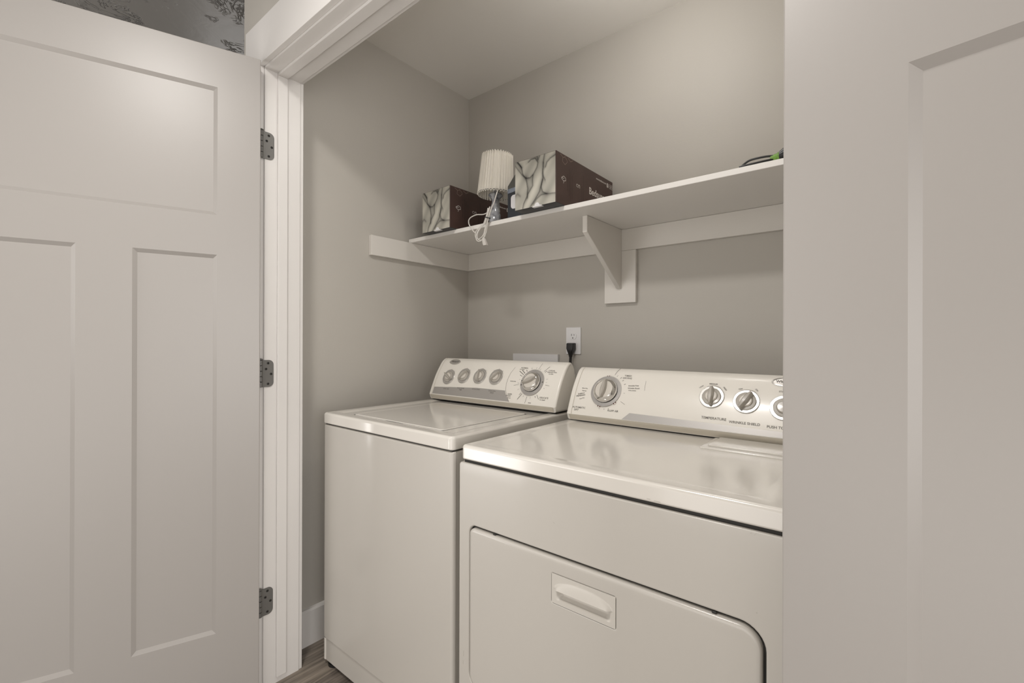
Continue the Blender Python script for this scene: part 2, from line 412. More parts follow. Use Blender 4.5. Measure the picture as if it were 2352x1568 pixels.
# ------------------------------------------------------------------ curved console
class Face:
    """front skin of a console: u runs along x, t up the curved face from its lower lip"""
    def __init__(self, dz):
        P = [Vector((y, z + dz)) for y, z in ((-.3955, .9200), (-.3805, .9560), (-.3600, 1.0000), (-.3370, 1.0370), (-.3175, 1.0620), (-.300, 1.0725))]
        Q = [P[0]] + P + [P[-1]]; out = []
        for i in range(1, len(Q) - 2):
            for k in range(8):
                t = k / 8; A, B, C_, D_ = Q[i - 1:i + 3]
                out.append(.5 * ((2 * B) + (C_ - A) * t + (2 * A - 5 * B + 4 * C_ - D_) * t * t + (-A + 3 * B - 3 * C_ + D_) * t ** 3))
        out.append(P[-1]); self.c = out; self.s = [0]
        for a_, b_ in zip(out, out[1:]): self.s.append(self.s[-1] + (b_ - a_).length)
    def at(self, t):
        t = max(-.001, min(t, self.s[-1])); i = 0
        while i < len(self.s) - 2 and self.s[i + 1] < t: i += 1
        a_, b_ = self.c[i], self.c[i + 1]; u = (t - self.s[i]) / (self.s[i + 1] - self.s[i])
        d = (b_ - a_).normalized(); return a_ + (b_ - a_) * u, d
    def p(self, x, t, off=0):
        q, d = self.at(t); return Vector((x, q.x - d.y * off, q.y + d.x * off))
    def frame(self, x, t, off=0):
        q, d = self.at(t); N = Vector((0, -d.y, d.x)); return (self.p(x, t, off), Vector((1, 0, 0)), Vector((0, d.x, d.y)), N)
def console(parent, F, x0, x1, zb, seam):
    dz = F.c[0].y - .92
    front = [(v.x, v.y) for v in F.c]
    back = [(-.288, 1.0725 + dz), (-.275, 1.064 + dz), (-.266, 1.049 + dz), (-.259, 1.025 + dz), (-.253, .99 + dz), (-.249, .94 + dz), (-.249, zb)]
    prof = [(-.3865, zb), (-.3935, .9155 + dz)] + front + back
    cy = sum(p[0] for p in prof) / len(prof); cz = sum(p[1] for p in prof) / len(prof)
    bm = bmesh.new(); L = []
    for x, ins in ((x0, .0075), (x0 + .0012, .0045), (x0 + .003, .0022), (x0 + .006, .0005), (x0 + .009, 0), (x1 - .009, 0), (x1 - .006, .0005), (x1 - .003, .0022), (x1 - .0012, .0045), (x1, .0075)):
        ring = []
        for i, (y, z) in enumerate(prof):
            py, pz = prof[i - 1]; ny, nz = prof[(i + 1) % len(prof)]
            d = Vector((ny - py, nz - pz)); d = d.normalized() if d.length else Vector((0, 1))
            n = Vector((d.y, -d.x))           # inward for this winding
            if n.dot(Vector((cy - y, cz - z))) < 0: n = -n
            ring.append((x, y + n.x * ins, max(z + n.y * ins, zb)))
        L.append(ring)
    loops(bm, L)
    c = obj('console', bm, M_plas, parent, smooth=True, sharp=40)
    # darker lip under the face, and the end-cap seam
    bm = bmesh.new()
    L = [[(x0 + .012, -.3872, zb + .0012), (x0 + .012, -.3945, .9148 + dz), (x0 + .012, -.3962, .9192 + dz)], [(x1 - .01, -.3872, zb + .0012), (x1 - .01, -.3945, .9148 + dz), (x1 - .01, -.3962, .9192 + dz)]]
    V = [[bm.verts.new(p) for p in r] for r in L]
    for i in range(2): bm.faces.new([V[0][i], V[1][i], V[1][i + 1], V[0][i + 1]])
    obj('lower_lip', bm, M_plasd, c)
    if seam:
        bm = bmesh.new(); n = 30; V = []
        for k in range(n + 1):
            t = F.s[-1] * k / n
            V.append([bm.verts.new(F.p(seam - .0008, t, .0009)), bm.verts.new(F.p(seam + .0008, t, .0009))])
        for a_, b_ in zip(V, V[1:]): bm.faces.new([a_[0], a_[1], b_[1], b_[0]])
        obj('end_cap_seam', bm, M_plasd, c)
    # dark strip: shade of the gap under the console put into its colour
    obj('base_shadow_strip', nbox(x0 + .008, x1 - .008, -.380, -.255, zb - .004, zb + .001), M_dark, c)
    return c
def patch(bm, F, xt, off=.0005, mi=0, nx=24, nt=6):
    """xt(u,v)->(x,t): conforming patch"""
    V = [[bm.verts.new(F.p(*xt(i / nx, j / nt), off)) for j in range(nt + 1)] for i in range(nx + 1)]
    for i in range(nx):
        for j in range(nt):
            bm.faces.new([V[i][j], V[i + 1][j], V[i + 1][j + 1], V[i][j + 1]]).material_index = mi
def ftext(bm, F, s, x, t, size, rot=0, bold=.0, mi=0, off=.0006):
    V, Fc = text_mesh(s, size, bold); c, sn = math.cos(rot), math.sin(rot)
    put(bm, V, Fc, lambda v: F.p(x + v.x * c - v.y * sn, t + v.x * sn + v.y * c, off), mi)
def fline(bm, F, x0, t0, x1, t1, wd, mi=0, off=.0006, n=6):
    d = Vector((x1 - x0, t1 - t0)); nn = Vector((-d.y, d.x)).normalized() * wd / 2; V = []
    for k in range(n + 1):
        p = Vector((x0, t0)) + d * k / n
        V.append([bm.verts.new(F.p(p.x + nn.x, p.y + nn.y, off)), bm.verts.new(F.p(p.x - nn.x, p.y - nn.y, off))])
    for a_, b_ in zip(V, V[1:]): bm.faces.new([a_[0], b_[0], b_[1], a_[1]]).material_index = mi
def farc(bm, F, cx, ct, r0, r1, a0, a1, mi=0, off=.0005, n=24, ey=1):
    V = []
    for k in range(n + 1):
        a_ = R(a0 + (a1 - a0) * k / n)
        V.append([bm.verts.new(F.p(cx + r * math.cos(a_), ct + r * math.sin(a_) * ey, off)) for r in (r0, r1)])
    for a_, b_ in zip(V, V[1:]): bm.faces.new([a_[0], b_[0], b_[1], a_[1]]).material_index = mi

def grip_mesh(fr, r, h, w0, ang, flare=0):
    """raised finger grip: a lens-shaped bar across the knob"""
    O, X, Y, N = fr; c, s = math.cos(ang), math.sin(ang); A = X * c + Y * s; B = -X * s + Y * c
    bm = bmesh.new(); n = 14; rings = []
    for k in range(n + 1):
        u = -1 + 2 * k / n; l = u * r
        wd = w0 * (.42 + .58 * (1 - u * u)) * (1 + flare * max(0, u)); hh = h * (1 - .18 * u * u)
        rings.append([O + A * l + B * (-wd), O + A * l + B * (-wd * .75) + N * hh * .8, O + A * l + B * (-wd * .35) + N * hh, O + A * l + B * (wd * .35) + N * hh, O + A * l + B * (wd * .75) + N * hh * .8, O + A * l + B * wd])
    loops(bm, rings); return bm
def small_dial(parent, F, x, t, rr, rk, ang, pushbutton=False, gh=.0150, gw=.26):
    fr = F.frame(x, t, .0004)
    bm = bmesh.new(); lathe(bm, [(rr, 0), (rr, .0012), (rr - .0012, .0022), (rk + .001, .0022), (rk + .001, .0005)], None, 48, axis=fr)
    d = obj('selector_dial', bm, M_ring, parent, smooth=True)
    bm = bmesh.new(); lathe(bm, [(rk, .0005), (rk, .003), (rk - .0015, .0045), (rk * .68, .0052), (rk * .66, .004)], None, 40, axis=fr)
    obj('knob_skirt', bm, M_knob, d, smooth=True)
    bm = bmesh.new(); lathe(bm, [(rk * .66, .0038), (rk * .64, .0085), (rk * .55, .0105), (.0001, .0108)], None, 36, axis=fr)
    obj('knob_face', bm, M_knobl if not pushbutton else M_knob, d, smooth=True)
    if not pushbutton:
        O, X, Y, N = fr
        obj('grip', grip_mesh((O + N * .004, X, Y, N), rk * 1.04, gh, rk * gw, ang, .12), M_knob, d, smooth=True)
    return d
def main_dial(parent, F, x, t, ro, rc, ang):
    fr = F.frame(x, t, .0004)
    bm = bmesh.new(); lathe(bm, [(ro, 0), (ro, .0008), (rc + .001, .0012), (rc + .001, .0002)], None, 64, axis=fr)
    d = obj('cycle_dial', bm, M_silver, parent, smooth=True)
    bm = bmesh.new(); lathe(bm, [(rc - .001, .0008), (rc - .001, .003), (rc - .003, .003)], None, 48, axis=fr)
    obj('shadow_gap', bm, M_dark, d, smooth=True)
    bm = bmesh.new(); lathe(bm, [(rc * .96, .0035), (rc, .005), (rc, .0075), (rc * .95, .013), (rc * .84, .018), (rc * .76, .0205), (rc * .73, .0195), (rc * .71, .017)], None, 56, axis=fr)
    obj('chrome_rim', bm, M_chrome, d, smooth=True, sharp=60)
    bm = bmesh.new(); lathe(bm, [(rc * .74, .010), (rc * .735, .0175), (rc * .6, .0185), (.0001, .0182)], None, 48, axis=fr)
    obj('knob_face', bm, M_knobl, d, smooth=True)
    O, X, Y, N = fr
    obj('grip', grip_mesh((O + N * .0175, X, Y, N), rc * .74, .0145, rc * .23, ang, .0), M_knob, d, smooth=True)
    return d

# ------------------------------------------------------------------ washing machine
WL, WR, WF, WT = .149, .8106, -.876, .895
wm = empty('washing_machine', ((WL + WR) / 2, -.5, 0))
tag(wm, 'white top-loading washing machine, left of the two, with five dials on its console', 'washing machine')
def rr_slab(x0, x1, y0, y1, z0, z1, r, b, inner=None, n=6):
    """rounded-corner slab with rounded top and bottom edges; inner = (inset, depth) sinks the top"""
    bm = bmesh.new(); L = []
    def ring(ins, z): return [(x, y, z) for x, y in rrect(x0 + ins, x1 - ins, y0 + ins, y1 - ins, max(r - ins, .001), n)]
    for k in range(4):
        a_ = R(90 * k / 3); L.append(ring(b * .5 * (1 - math.sin(a_)), z0 + b * .5 * (1 - math.cos(a_))))
    for k in range(6):
        a_ = R(90 * k / 5); L.append(ring(b * (1 - math.cos(a_)), z1 - b * (1 - math.sin(a_))))
    if inner:
        ins, dp, w_ = inner; L += [ring(ins, z1), ring(ins + w_ * .3, z1 - dp * .25), ring(ins + w_ * .7, z1 - dp * .75), ring(ins + w_, z1 - dp)]
    loops(bm, L); return bm
# cabinet
bm = bmesh.new()
L = []
for ins, z in ((.0006, .018), (0, .020), (0, .849), (.0012, .852), (.004, .854)):
    L.append([(x, y, z) for x, y in rrect(WL + ins, WR - ins, WF + ins + .0055, -.20, .010, 6)])
loops(bm, L)
# notch the front below the kick line: done with a separate kick panel standing in front of a shortened cabinet front
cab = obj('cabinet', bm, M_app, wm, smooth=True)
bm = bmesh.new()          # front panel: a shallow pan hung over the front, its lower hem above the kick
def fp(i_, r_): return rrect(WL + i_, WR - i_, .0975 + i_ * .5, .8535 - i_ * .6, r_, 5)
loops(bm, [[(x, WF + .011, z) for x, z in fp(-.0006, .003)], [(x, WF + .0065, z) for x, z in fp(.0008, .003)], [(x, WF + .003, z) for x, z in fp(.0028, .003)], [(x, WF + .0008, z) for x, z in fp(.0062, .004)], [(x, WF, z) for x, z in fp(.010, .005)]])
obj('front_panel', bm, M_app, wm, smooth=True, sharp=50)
for x0_, x1_ in ((WL + .0006, WL + .0095), (WR - .0095, WR - .0006)):
    obj('base_flange', nbox(x0_, x1_, WF + .0030, WF + .012, .0185, .0945, .0016, 3), M_lid, wm, smooth=True)  # lit enamel tone paints in the bright rounded corner
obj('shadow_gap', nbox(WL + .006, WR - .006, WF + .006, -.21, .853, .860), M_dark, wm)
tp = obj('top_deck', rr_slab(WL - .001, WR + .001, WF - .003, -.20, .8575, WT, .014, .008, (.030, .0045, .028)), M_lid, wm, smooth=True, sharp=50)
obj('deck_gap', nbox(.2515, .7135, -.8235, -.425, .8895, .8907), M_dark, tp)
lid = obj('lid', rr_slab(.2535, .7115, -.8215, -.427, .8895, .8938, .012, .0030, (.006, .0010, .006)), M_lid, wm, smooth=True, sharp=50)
bm = bmesh.new(); prism(bm, [(.4452, -.8240), (.470, -.8262), (.505, -.8262), (.532, -.8240)], 'z', .8895, .8915); obj('finger_notch', bm, M_dark, tp)
for i_, (x, y) in enumerate(((WL + .03, WF + .03), (WR - .03, WF + .03), (WL + .03, -.24), (WR - .03, -.24))):
    bm = bmesh.new(); lathe(bm, [(.024, 0), (.024, .010), (.012, .013), (.010, .0185)], (x, y, 0), 20); obj('leveling_foot', bm, M_black, wm, smooth=True)
obj('base_shade_sheet', nbox(WL + .03, WR - .03, WF + .03, -.25, .0125, .018), M_dark, wm)  # dark sheet; shade beneath the cabinet is put into its colour
FW = Face(0)
cw = console(wm, FW, .1505, .8125, .9005, .1715)
# silver band with curved right end, printed marks
bm = bmesh.new()
def band(u, v):
    xr_ = .5725 + .0325 * (1 - v) ** 1.35
    x = .1738 + (xr_ - .1738) * u; top = .0335 + .0125 * min(1, u * 1.6) - .0015 * u
    return x, .0032 + (top - .0032) * v
patch(bm, FW, band); print_on(cw, bm, [M_silver])
bm = bmesh.new()
arc = [(.6055, .0015), (.5880, .0235), (.5735, .0475), (.5695, .070), (.5690, .0882), (.5725, .118), (.5826, .1439)]
for p, q in zip(arc, arc[1:]): fline(bm, FW, *p, *q, .0009)
mx_, mt = .6874, .0848
for (ang, r0, r1, wd) in ((92, .057, .064, .0008), (80, .056, .085, .0011), (72, .056, .062, .0008), (52, .060, .088, .0014), (46, .061, .071, .0018), (15, .060, .068, .0008), (3, .060, .066, .0008), (-6, .062, .080, .0012), (-18, .060, .066, .0008), (-52, .058, .078, .0016), (-60, .058, .066, .0018), (-80, .056, .064, .0008), (-96, .056, .082, .0012), (-112, .056, .062, .0008), (-124, .056, .084, .0018), (-130, .056, .068, .0014), (-150, .058, .066, .0008), (-168, .058, .082, .0012), (-174, .058, .066, .0010), (172, .058, .064, .0008), (158, .058, .072, .0018), (150, .058, .088, .0024), (143, .058, .082, .0026), (132, .058, .068, .0020), (112, .058, .066, .0010)):
    c_, s_ = math.cos(R(ang)), math.sin(R(ang)); fline(bm, FW, mx_ + r0 * c_, mt + r0 * s_, mx_ + r1 * c_, mt + r1 * s_, wd)
for ang in (56, 100, 4, -48, -100, -78, 176, 196, 150):
    c_, s_ = math.cos(R(ang)), math.sin(R(ang)); fline(bm, FW, mx_ + .0445 * c_, mt + .0445 * s_, mx_ + .0500 * c_, mt + .0500 * s_, .005, off=.0022)
for s, x, t, sz in (('NORMAL', .630, .143, .0085), ('Auto Soak', .620, .1365, .0055), ('CASUAL', .757, .137, .0080), ('PERMANENT PRESS', .760, .1300, .0048), ('Low Spin', .758, .1235, .0055),
                    ('SUPER', .600, .0320, .0075), ('WASH', .594, .0250, .0080), ('Normal', .600, .0175, .0050), ('DELICATE', .757, .0300, .0085), ('Low Speed', .752, .0225, .0052), ('RINSE', .700, .0065, .0050), ('RINSE & SPIN', .598, .0835, .0048)):
    ftext(bm, FW, s, x, t, sz, bold=.0001)
for s, x, t in (('LOAD SIZE', .250, .0290), ('WASH-RINSE', .3345, .0375), ('TEMP', .336, .0300), ('EXTRA RINSE', .421, .0385), ('WASH-SPIN', .508, .0375), ('SPEED', .510, .0300)):
    ftext(bm, FW, s, x, t, .0072, bold=.0001)
for x, t in ((.2432, .0830), (.3304, .0925), (.4196, .0955), (.5066, .0970)):
    for a_ in (50, 90, 130):
        c_, s_ = math.cos(R(a_)), math.sin(R(a_)); fline(bm, FW, x + .0345 * c_, t + .0345 * s_, x + .038 * c_, t + .038 * s_, .0012)
print_on(cw, bm, [M_ink])
bm = bmesh.new(); fr = FW.frame(.2395, .157, .0003); O, X, Y, N = fr
lathe(bm, [(.0325, 0), (.032, .0018), (.029, .0024), (.0285, .0016), (.0001, .0016)], None, 40, axis=(O, X, Y * .42, N)); bd = obj('badge', bm, M_ring, wm, smooth=True)
bm = bmesh.new(); V_, F_ = text_mesh('Whirlpool', .0105, .0001); put(bm, V_, F_, lambda v: O + X * v.x + Y * (v.y + .001) + N * .0021)
farc(bm, FW, .2395, .158, .0185, .0193, 20, 165, n=20, ey=.35, off=.0024); obj('emblem', bm, M_ink, bd)
for (x, t), ang in zip(((.2432, .0830), (.3304, .0925), (.4196, .0955), (.5066, .0970)), (150, 50, 102, 50)):
    small_dial(wm, FW, x, t, .0335, .0235, R(ang))
main_dial(wm, FW, mx_, mt, .0515, .0375, R(28))
relocate(wm)

# ------------------------------------------------------------------ dryer
DL, DR, DF, DT = .8446, 1.5880, -.885, .8835
dr = empty('clothes_dryer', ((DL + DR) / 2, -.5, 0))
tag(dr, 'white front-loading clothes dryer, right of the two, with a drop-down door and recessed handle', 'clothes dryer')
# cabinet with a door opening frame
bm = bmesh.new(); L = []
for ins, z in ((.0, .018), (0, .833), (.0012, .8365), (.004, .838)):
    L.append([(x, y, z) for x, y in rrect(DL + ins, DR - ins, DF + .010, -.19, .006, 4)])
loops(bm, L)
dcab = obj('cabinet', bm, M_app, dr, smooth=True)
# front skin: outer rounded rectangle with the door's cut-out
DX0, DX1, DZ0, DZ1 = .8815, 1.5505, .276, .6840
rad = [.040, .040, .020, .038]       # br, tr, tl, bl
def skin(bm, outs, hole):
    """quad strips between an outer ring and a hole ring of the same number of points"""
def ring_pts(x0, x1, z0, z1, r, n=8): return rrect(x0, x1, z0, z1, r, n)
N_ = 8
outer = rrect(DL, DR, .0185, .838, .008, N_)
outer_i = rrect(DL + .003, DR - .003, .0215, .835, .006, N_)
hole = ring_pts(DX0, DX1, DZ0, DZ1, rad, N_); hole_o = ring_pts(DX0 - .004, DX1 + .004, DZ0 - .004, DZ1 + .004, [x_ + .004 for x_ in rad], N_)
bm = bmesh.new()
loops(bm, [[(x, DF + .010, z) for x, z in outer], [(x, DF + .003, z) for x, z in outer], [(x, DF + .0008, z) for x, z in rrect(DL + .001, DR - .001, .0195, .837, .0075, N_)], [(x, DF, z) for x, z in outer_i],
           [(x, DF, z) for x, z in hole_o], [(x, DF + .0012, z) for x, z in ring_pts(DX0 - .0012, DX1 + .0012, DZ0 - .0012, DZ1 + .0012, [x_ + .0012 for x_ in rad], N_)], [(x, DF + .004, z) for x, z in hole], [(x, DF + .0098, z) for x, z in hole]], cap0=False, cap1=False)
obj('front_panel', bm, M_app, dr, smooth=True, sharp=50)
obj('door_gap', prism(bmesh.new(), ring_pts(DX0 - .001, DX1 + .001, DZ0 - .001, DZ1 + .001, rad, N_), 'y', DF + .0088, DF + .0100), M_dark, dr)
# door
g = .0048
bm = bmesh.new(); L = []
HX0, HX1, HZ0, HZ1 = 1.1350, 1.2890, .5800, .6460
for ins, y in ((g, .0085), (g, .0005), (g + .0012, -.0028), (g + .004, -.0045), (g + .009, -.0050)):
    L.append([(x, DF + y, z) for x, z in ring_pts(DX0 + ins, DX1 - ins, DZ0 + ins, DZ1 - ins, [max(q - ins, .006) for q in rad], N_)])
hr = lambda ins, rr_: rrect(HX0 + ins, HX1 - ins, HZ0 + ins, HZ1 - ins, rr_, N_)
L.append([(x, DF - .0050, z) for x, z in hr(-.002, .006)]); L.append([(x, DF - .0035, z) for x, z in hr(0, .005)])
loops(bm, L, cap0=False, cap1=False)
dd = obj('door', bm, M_app, dr, smooth=True, sharp=50)
# handle plate with a scoop: grid whose depth follows the finger recess under an arched hood
bm = bmesh.new()
NX, NZ = 56, 34
xm = (HX0 + HX1) / 2; hw = .0680
zl = .6140
def depth(x, z):
    u = (x - xm) / hw
    arch = zl + .0215 * max(0.0, 1 - abs(u) ** 2.4) ** .62 if abs(u) < 1 else zl     # top of the hood
    zbot = .5905
    side = min(1.0, max(0.0, (1 - abs(u)) / .11))
    if abs(u) < 1 and zl <= z <= arch:          # hood bulges out towards its lower lip
        k = (arch - z) / max(arch - zl, 1e-4); return -.0072 * (k ** .65) * side
    sideb = min(1.0, max(0.0, (.93 - abs(u)) / .13))
    if abs(u) < .93 and zbot <= z < zl:          # recess below the lip
        k = (z - zbot) / (zl - zbot); floor_ = .0126
        ramp = min(1.0, k / .36)
        return floor_ * sideb * (.12 + .88 * ramp) if k > .06 else .0
    return 0.0
def zrow(j):
    zs_ = [HZ0 + .0015, .5865] + [.5895 + (.6138 - .5895) * q / 14 for q in range(15)] + [.6141 + (.6365 - .6141) * q / 14 for q in range(15)] + [.640, HZ1 - .0015]
    return zs_
zs_ = zrow(0)
xs_ = [HX0 + .0015 + (HX1 - HX0 - .003) * i_ / NX for i_ in range(NX + 1)]
V = [[bm.verts.new((x, DF - .0048 + depth(x, z), z)) for z in zs_] for x in xs_]
for i_ in range(NX):
    for j in range(len(zs_) - 1): bm.faces.new([V[i_][j], V[i_ + 1][j], V[i_ + 1][j + 1], V[i_][j + 1]])
# plate skirt
b0 = [V[i_][0] for i_ in range(NX + 1)] + [V[NX][j] for j in range(1, len(zs_))] + [V[i_][-1] for i_ in range(NX - 1, -1, -1)] + [V[0][j] for j in range(len(zs_) - 2, 0, -1)]
b1 = []
for v in b0:
    b1.append(bm.verts.new((v.co.x + (.0008 if v.co.x > xm else -.0008), DF - .0025, v.co.z + (.0008 if v.co.z > .613 else -.0008))))
for i_ in range(len(b0)): bm.faces.new([b0[i_], b0[(i_ + 1) % len(b0)], b1[(i_ + 1) % len(b0)], b1[i_]])
obj('handle', bm, M_handle, dd, smooth=True, sharp=48)
for x in (.9655, 1.4708):
    obj('door_bumper', nbox(x - .004, x + .004, DF - .001, DF + .006, DZ1 - .0042, DZ1 - .0006, .001, 1), M_dark, dr)
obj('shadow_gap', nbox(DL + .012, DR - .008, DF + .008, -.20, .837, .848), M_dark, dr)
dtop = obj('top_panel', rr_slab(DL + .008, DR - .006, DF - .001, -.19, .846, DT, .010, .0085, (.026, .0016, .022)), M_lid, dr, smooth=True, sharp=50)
# lint screen cover at the rear right of the top
obj('lint_screen_cover', rr_slab(1.335, 1.575, -.530, -.392, .880, .8868, .006, .0035, (.014, .002, .004)), M_lid, dr, smooth=True, sharp=50)
obj('lint_cover_lip', rr_slab(1.350, 1.572, -.508, -.395, .8848, .8905, .004, .0025), M_lid, dr, smooth=True, sharp=50)
for (x, y) in ((DL + .03, DF + .04), (DR - .03, DF + .04), (DL + .03, -.24), (DR - .03, -.24)):
    bm = bmesh.new(); lathe(bm, [(.022, 0), (.022, .010), (.012, .013), (.010, .0185)], (x, y, 0), 20); obj('leveling_foot', bm, M_black, dr, smooth=True)
for (x, z, w_, h_, sl) in ((1.1384, .7529, .005, .0008, -.3), (1.5283, .8335, .003, .0008, .6), (1.5345, .8330, .003, .0008, 1.2), (1.537, .7056, .002, .0014, 0), (.8625, .3495, .0012, .014, 0), (.861, .3265, .0011, .009, 0)):
    bm = bmesh.new(); prism(bm, [(x - w_ / 2, z - h_ / 2 - sl * w_ / 2), (x + w_ / 2, z - h_ / 2 + sl * w_ / 2), (x + w_ / 2, z + h_ / 2 + sl * w_ / 2), (x - w_ / 2, z + h_ / 2 - sl * w_ / 2)], 'y', DF - .0002, DF + .0004); obj('paint_chip', bm, M_knob, dr)
for (x0_, x1_, z) in ((1.3500, 1.3570, .8515), (1.3640, 1.3760, .8505)):
    obj('paint_chip', nbox(x0_, x1_, DF - .0013, DF - .0004, z, z + .0008), M_knob, dr)
FD = Face(-.0145)
cd = console(dr, FD, .8560, 1.5820, .8865, .8765)
bm = bmesh.new()
patch(bm, FD, lambda u, v: (1.0600 + .0225 * v + (1.5815 - 1.0600 - .0225 * v) * u, .0012 + (.0235 - .008 * u - .0012) * v)); print_on(cd, bm, [M_silver])
bm = bmesh.new()
dx_, dt_ = .9878, .0886
for (ang, r0, r1, wd) in ((76, .063, .098, .0013), (66, .060, .066, .0010), (52, .062, .069, .0014), (40, .062, .068, .0014), (26, .063, .069, .0014), (-2, .063, .067, .0010), (-28, .066, .084, .0010), (-70, .060, .063, .0014), (-84, .060, .063, .0014), (-100, .060, .063, .0010)):
    c_, s_ = math.cos(R(ang)), math.sin(R(ang)); fline(bm, FD, dx_ + r0 * c_, dt_ + r0 * s_, dx_ + r1 * c_, dt_ + r1 * s_, wd)
for s, x, t, sz, rt in (('TIMED', 1.050, .149, .0085, 0), ('DRYING', 1.050, .140, .0085, 0), ('Wrinkle Free', 1.0775, .1140, .0065, 6), ('Wrinkle Shield', 1.080, .1050, .0065, 3), ('COOL DOWN', 1.0770, .1050 - .008, .0040, 0), ('AUTOMATIC', .9020, .0245, .0085, 0), ('DRY', .8935, .0160, .0085, 0), ('FLUFF AIR', 1.026, .0245, .0085, 0),
                       ('More Dry', .9080, .0930, .0052, 0), ('Normal', .9080, .0840, .0052, 0), ('ENERGY', .9000, .0730, .0068, 12), ('PREFERRED', .8990, .0660, .0068, 12), ('Less Dry', .9060, .0570, .0052, 18),
                       ('MEDIUM', 1.3150, .1370, .0060, 0), ('LOW', 1.2840, .1260, .0058, 38), ('HIGH', 1.3480, .1240, .0058, -50), ('OFF', 1.3880, .1260, .0058, 8), ('ON', 1.4280, .1260, .0058, -45), ('START', 1.4900, .1260, .0065, 0),
                       ('TEMPERATURE', 1.3290, .0335, .0100, 0), ('WRINKLE SHIELD', 1.4070, .0290, .0098, 0), ('PUSH TO START', 1.4960, .0265, .0098, 0)):
    ftext(bm, FD, s, x, t, sz, R(rt), bold=.0001)
fline(bm, FD, 1.1150, .120, 1.1175, .100, .0007); fline(bm, FD, 1.1145, .134, 1.1150, .120, .0007)
farc(bm, FD, 1.3165, .0961, .0352, .0358, 55, 120); farc(bm, FD, 1.406, .0896, .0352, .0358, 55, 120)
print_on(cd, bm, [M_ink])
main_dial(dr, FD, dx_, dt_, .0535, .0410, R(88))
for ang in (96, -44, -104):
    bm = bmesh.new(); c_, s_ = math.cos(R(ang)), math.sin(R(ang))
    fline(bm, FD, dx_ + .0475 * c_, dt_ + .0475 * s_, dx_ + .0585 * c_, dt_ + .0585 * s_, .0135, mi=1, off=.0016)
    for q in (-.0036, .0036):
        fline(bm, FD, dx_ + .0495 * c_ - q * s_, dt_ + .0495 * s_ + q * c_, dx_ + .0570 * c_ - q * s_, dt_ + .0570 * s_ + q * c_, .0036, mi=0, off=.0019)
    print_on(cd, bm, [M_red, M_plas])
small_dial(dr, FD, 1.3165, .0961, .0335, .0250, R(92), gh=.0185, gw=.36)
small_dial(dr, FD, 1.4060, .0896, .0335, .0255, R(62), gh=.0185, gw=.36)
small_dial(dr, FD, 1.4960, .0800, .0335, .0250, 0, True)
bm = bmesh.new(); fr = FD.frame(1.493, .155, .0003); O, X, Y, N = fr
lathe(bm, [(.0330, 0), (.0325, .0018), (.0285, .0024), (.028, .0012), (.0001, .0012)], None, 40, axis=(O, X, Y * .42, N)); bd = obj('badge', bm, M_ring, dr, smooth=True)
bm = bmesh.new(); V_, F_ = text_mesh('Whirlpool', .0105, .0001); put(bm, V_, F_, lambda v: O + X * v.x + Y * (v.y + .001) + N * .0021); obj('emblem', bm, M_ink, bd)
relocate(dr)

# ------------------------------------------------------------------ wall outlet, valve box plate, plug
ou = empty('wall_outlet', (.644, 0, 1.0937))
tag(ou, 'white duplex wall outlet on the back wall between the two machines', 'outlet')
cp = obj('cover_plate', nbox(.6075, .681, -.0062, -.0002, 1.0937, 1.2103, .0018, 3), M_white, ou)
for zc in (1.1720, 1.1290):
    bm = bmesh.new(); pts = []
    for k in range(24):
        a_ = 2 * math.pi * k / 24; z = .0165 * math.sin(a_); pts.append((.6440 + .0170 * math.cos(a_), zc + max(-.0138, min(.0138, z * 1.0))))
    prism(bm, pts, 'y', -.0085, -.0060)
    rc = obj('receptacle', bm, M_white, ou)
    bm = bmesh.new()
    box(bm, .6360, .6382, -.0088, -.0080, zc + .001, zc + .0098); box(bm, .6488, .6508, -.0088, -.0080, zc + .002, zc + .0088)
    lathe(bm, [(.0026, 0), (.0026, .0008)], None, 12, axis=(Vector((.6432, -.0082, zc - .0078)), Vector((1, 0, 0)), Vector((0, 0, 1)), Vector((0, -1, 0))))
    obj('slots', bm, M_dark, rc)
relocate(ou)
vb = obj('access_panel', nbox(.3124, .5687, -.0125, -.0003, .935, 1.0910, .0012, 2), M_white)
tag(vb, 'flat white access panel on the back wall, peeking out behind the washer console', 'wall panel')

pc = empty('power_cord', (.644, -.0086, 1.129))
tag(pc, 'black power plug and cord in the lower outlet socket', 'power cord')
bm = bmesh.new(); L = []
for (z, hw_, y0, y1) in ((1.1425, .0150, -.030, -.0095), (1.1400, .0172, -.035, -.0088), (1.1180, .0168, -.037, -.0088), (1.1060, .0125, -.036, -.0120), (1.0960, .0085, -.034, -.018), (1.0820, .0062, -.032, -.020)):
    L.append([(x, y, z) for x, y in rrect(.6435 - hw_, .6435 + hw_, y0, y1, .004, 3)])
loops(bm, L); obj('plug', bm, M_black, pc, smooth=True)
bm = bmesh.new(); tube(bm, [(.6435, -.026, 1.086), (.6425, -.027, 1.05), (.6440, -.032, 1.00), (.650, -.045, .90), (.655, -.06, .70), (.655, -.06, .45)], .0058, 10); obj('cord', bm, M_black, pc, smooth=True)
relocate(pc)

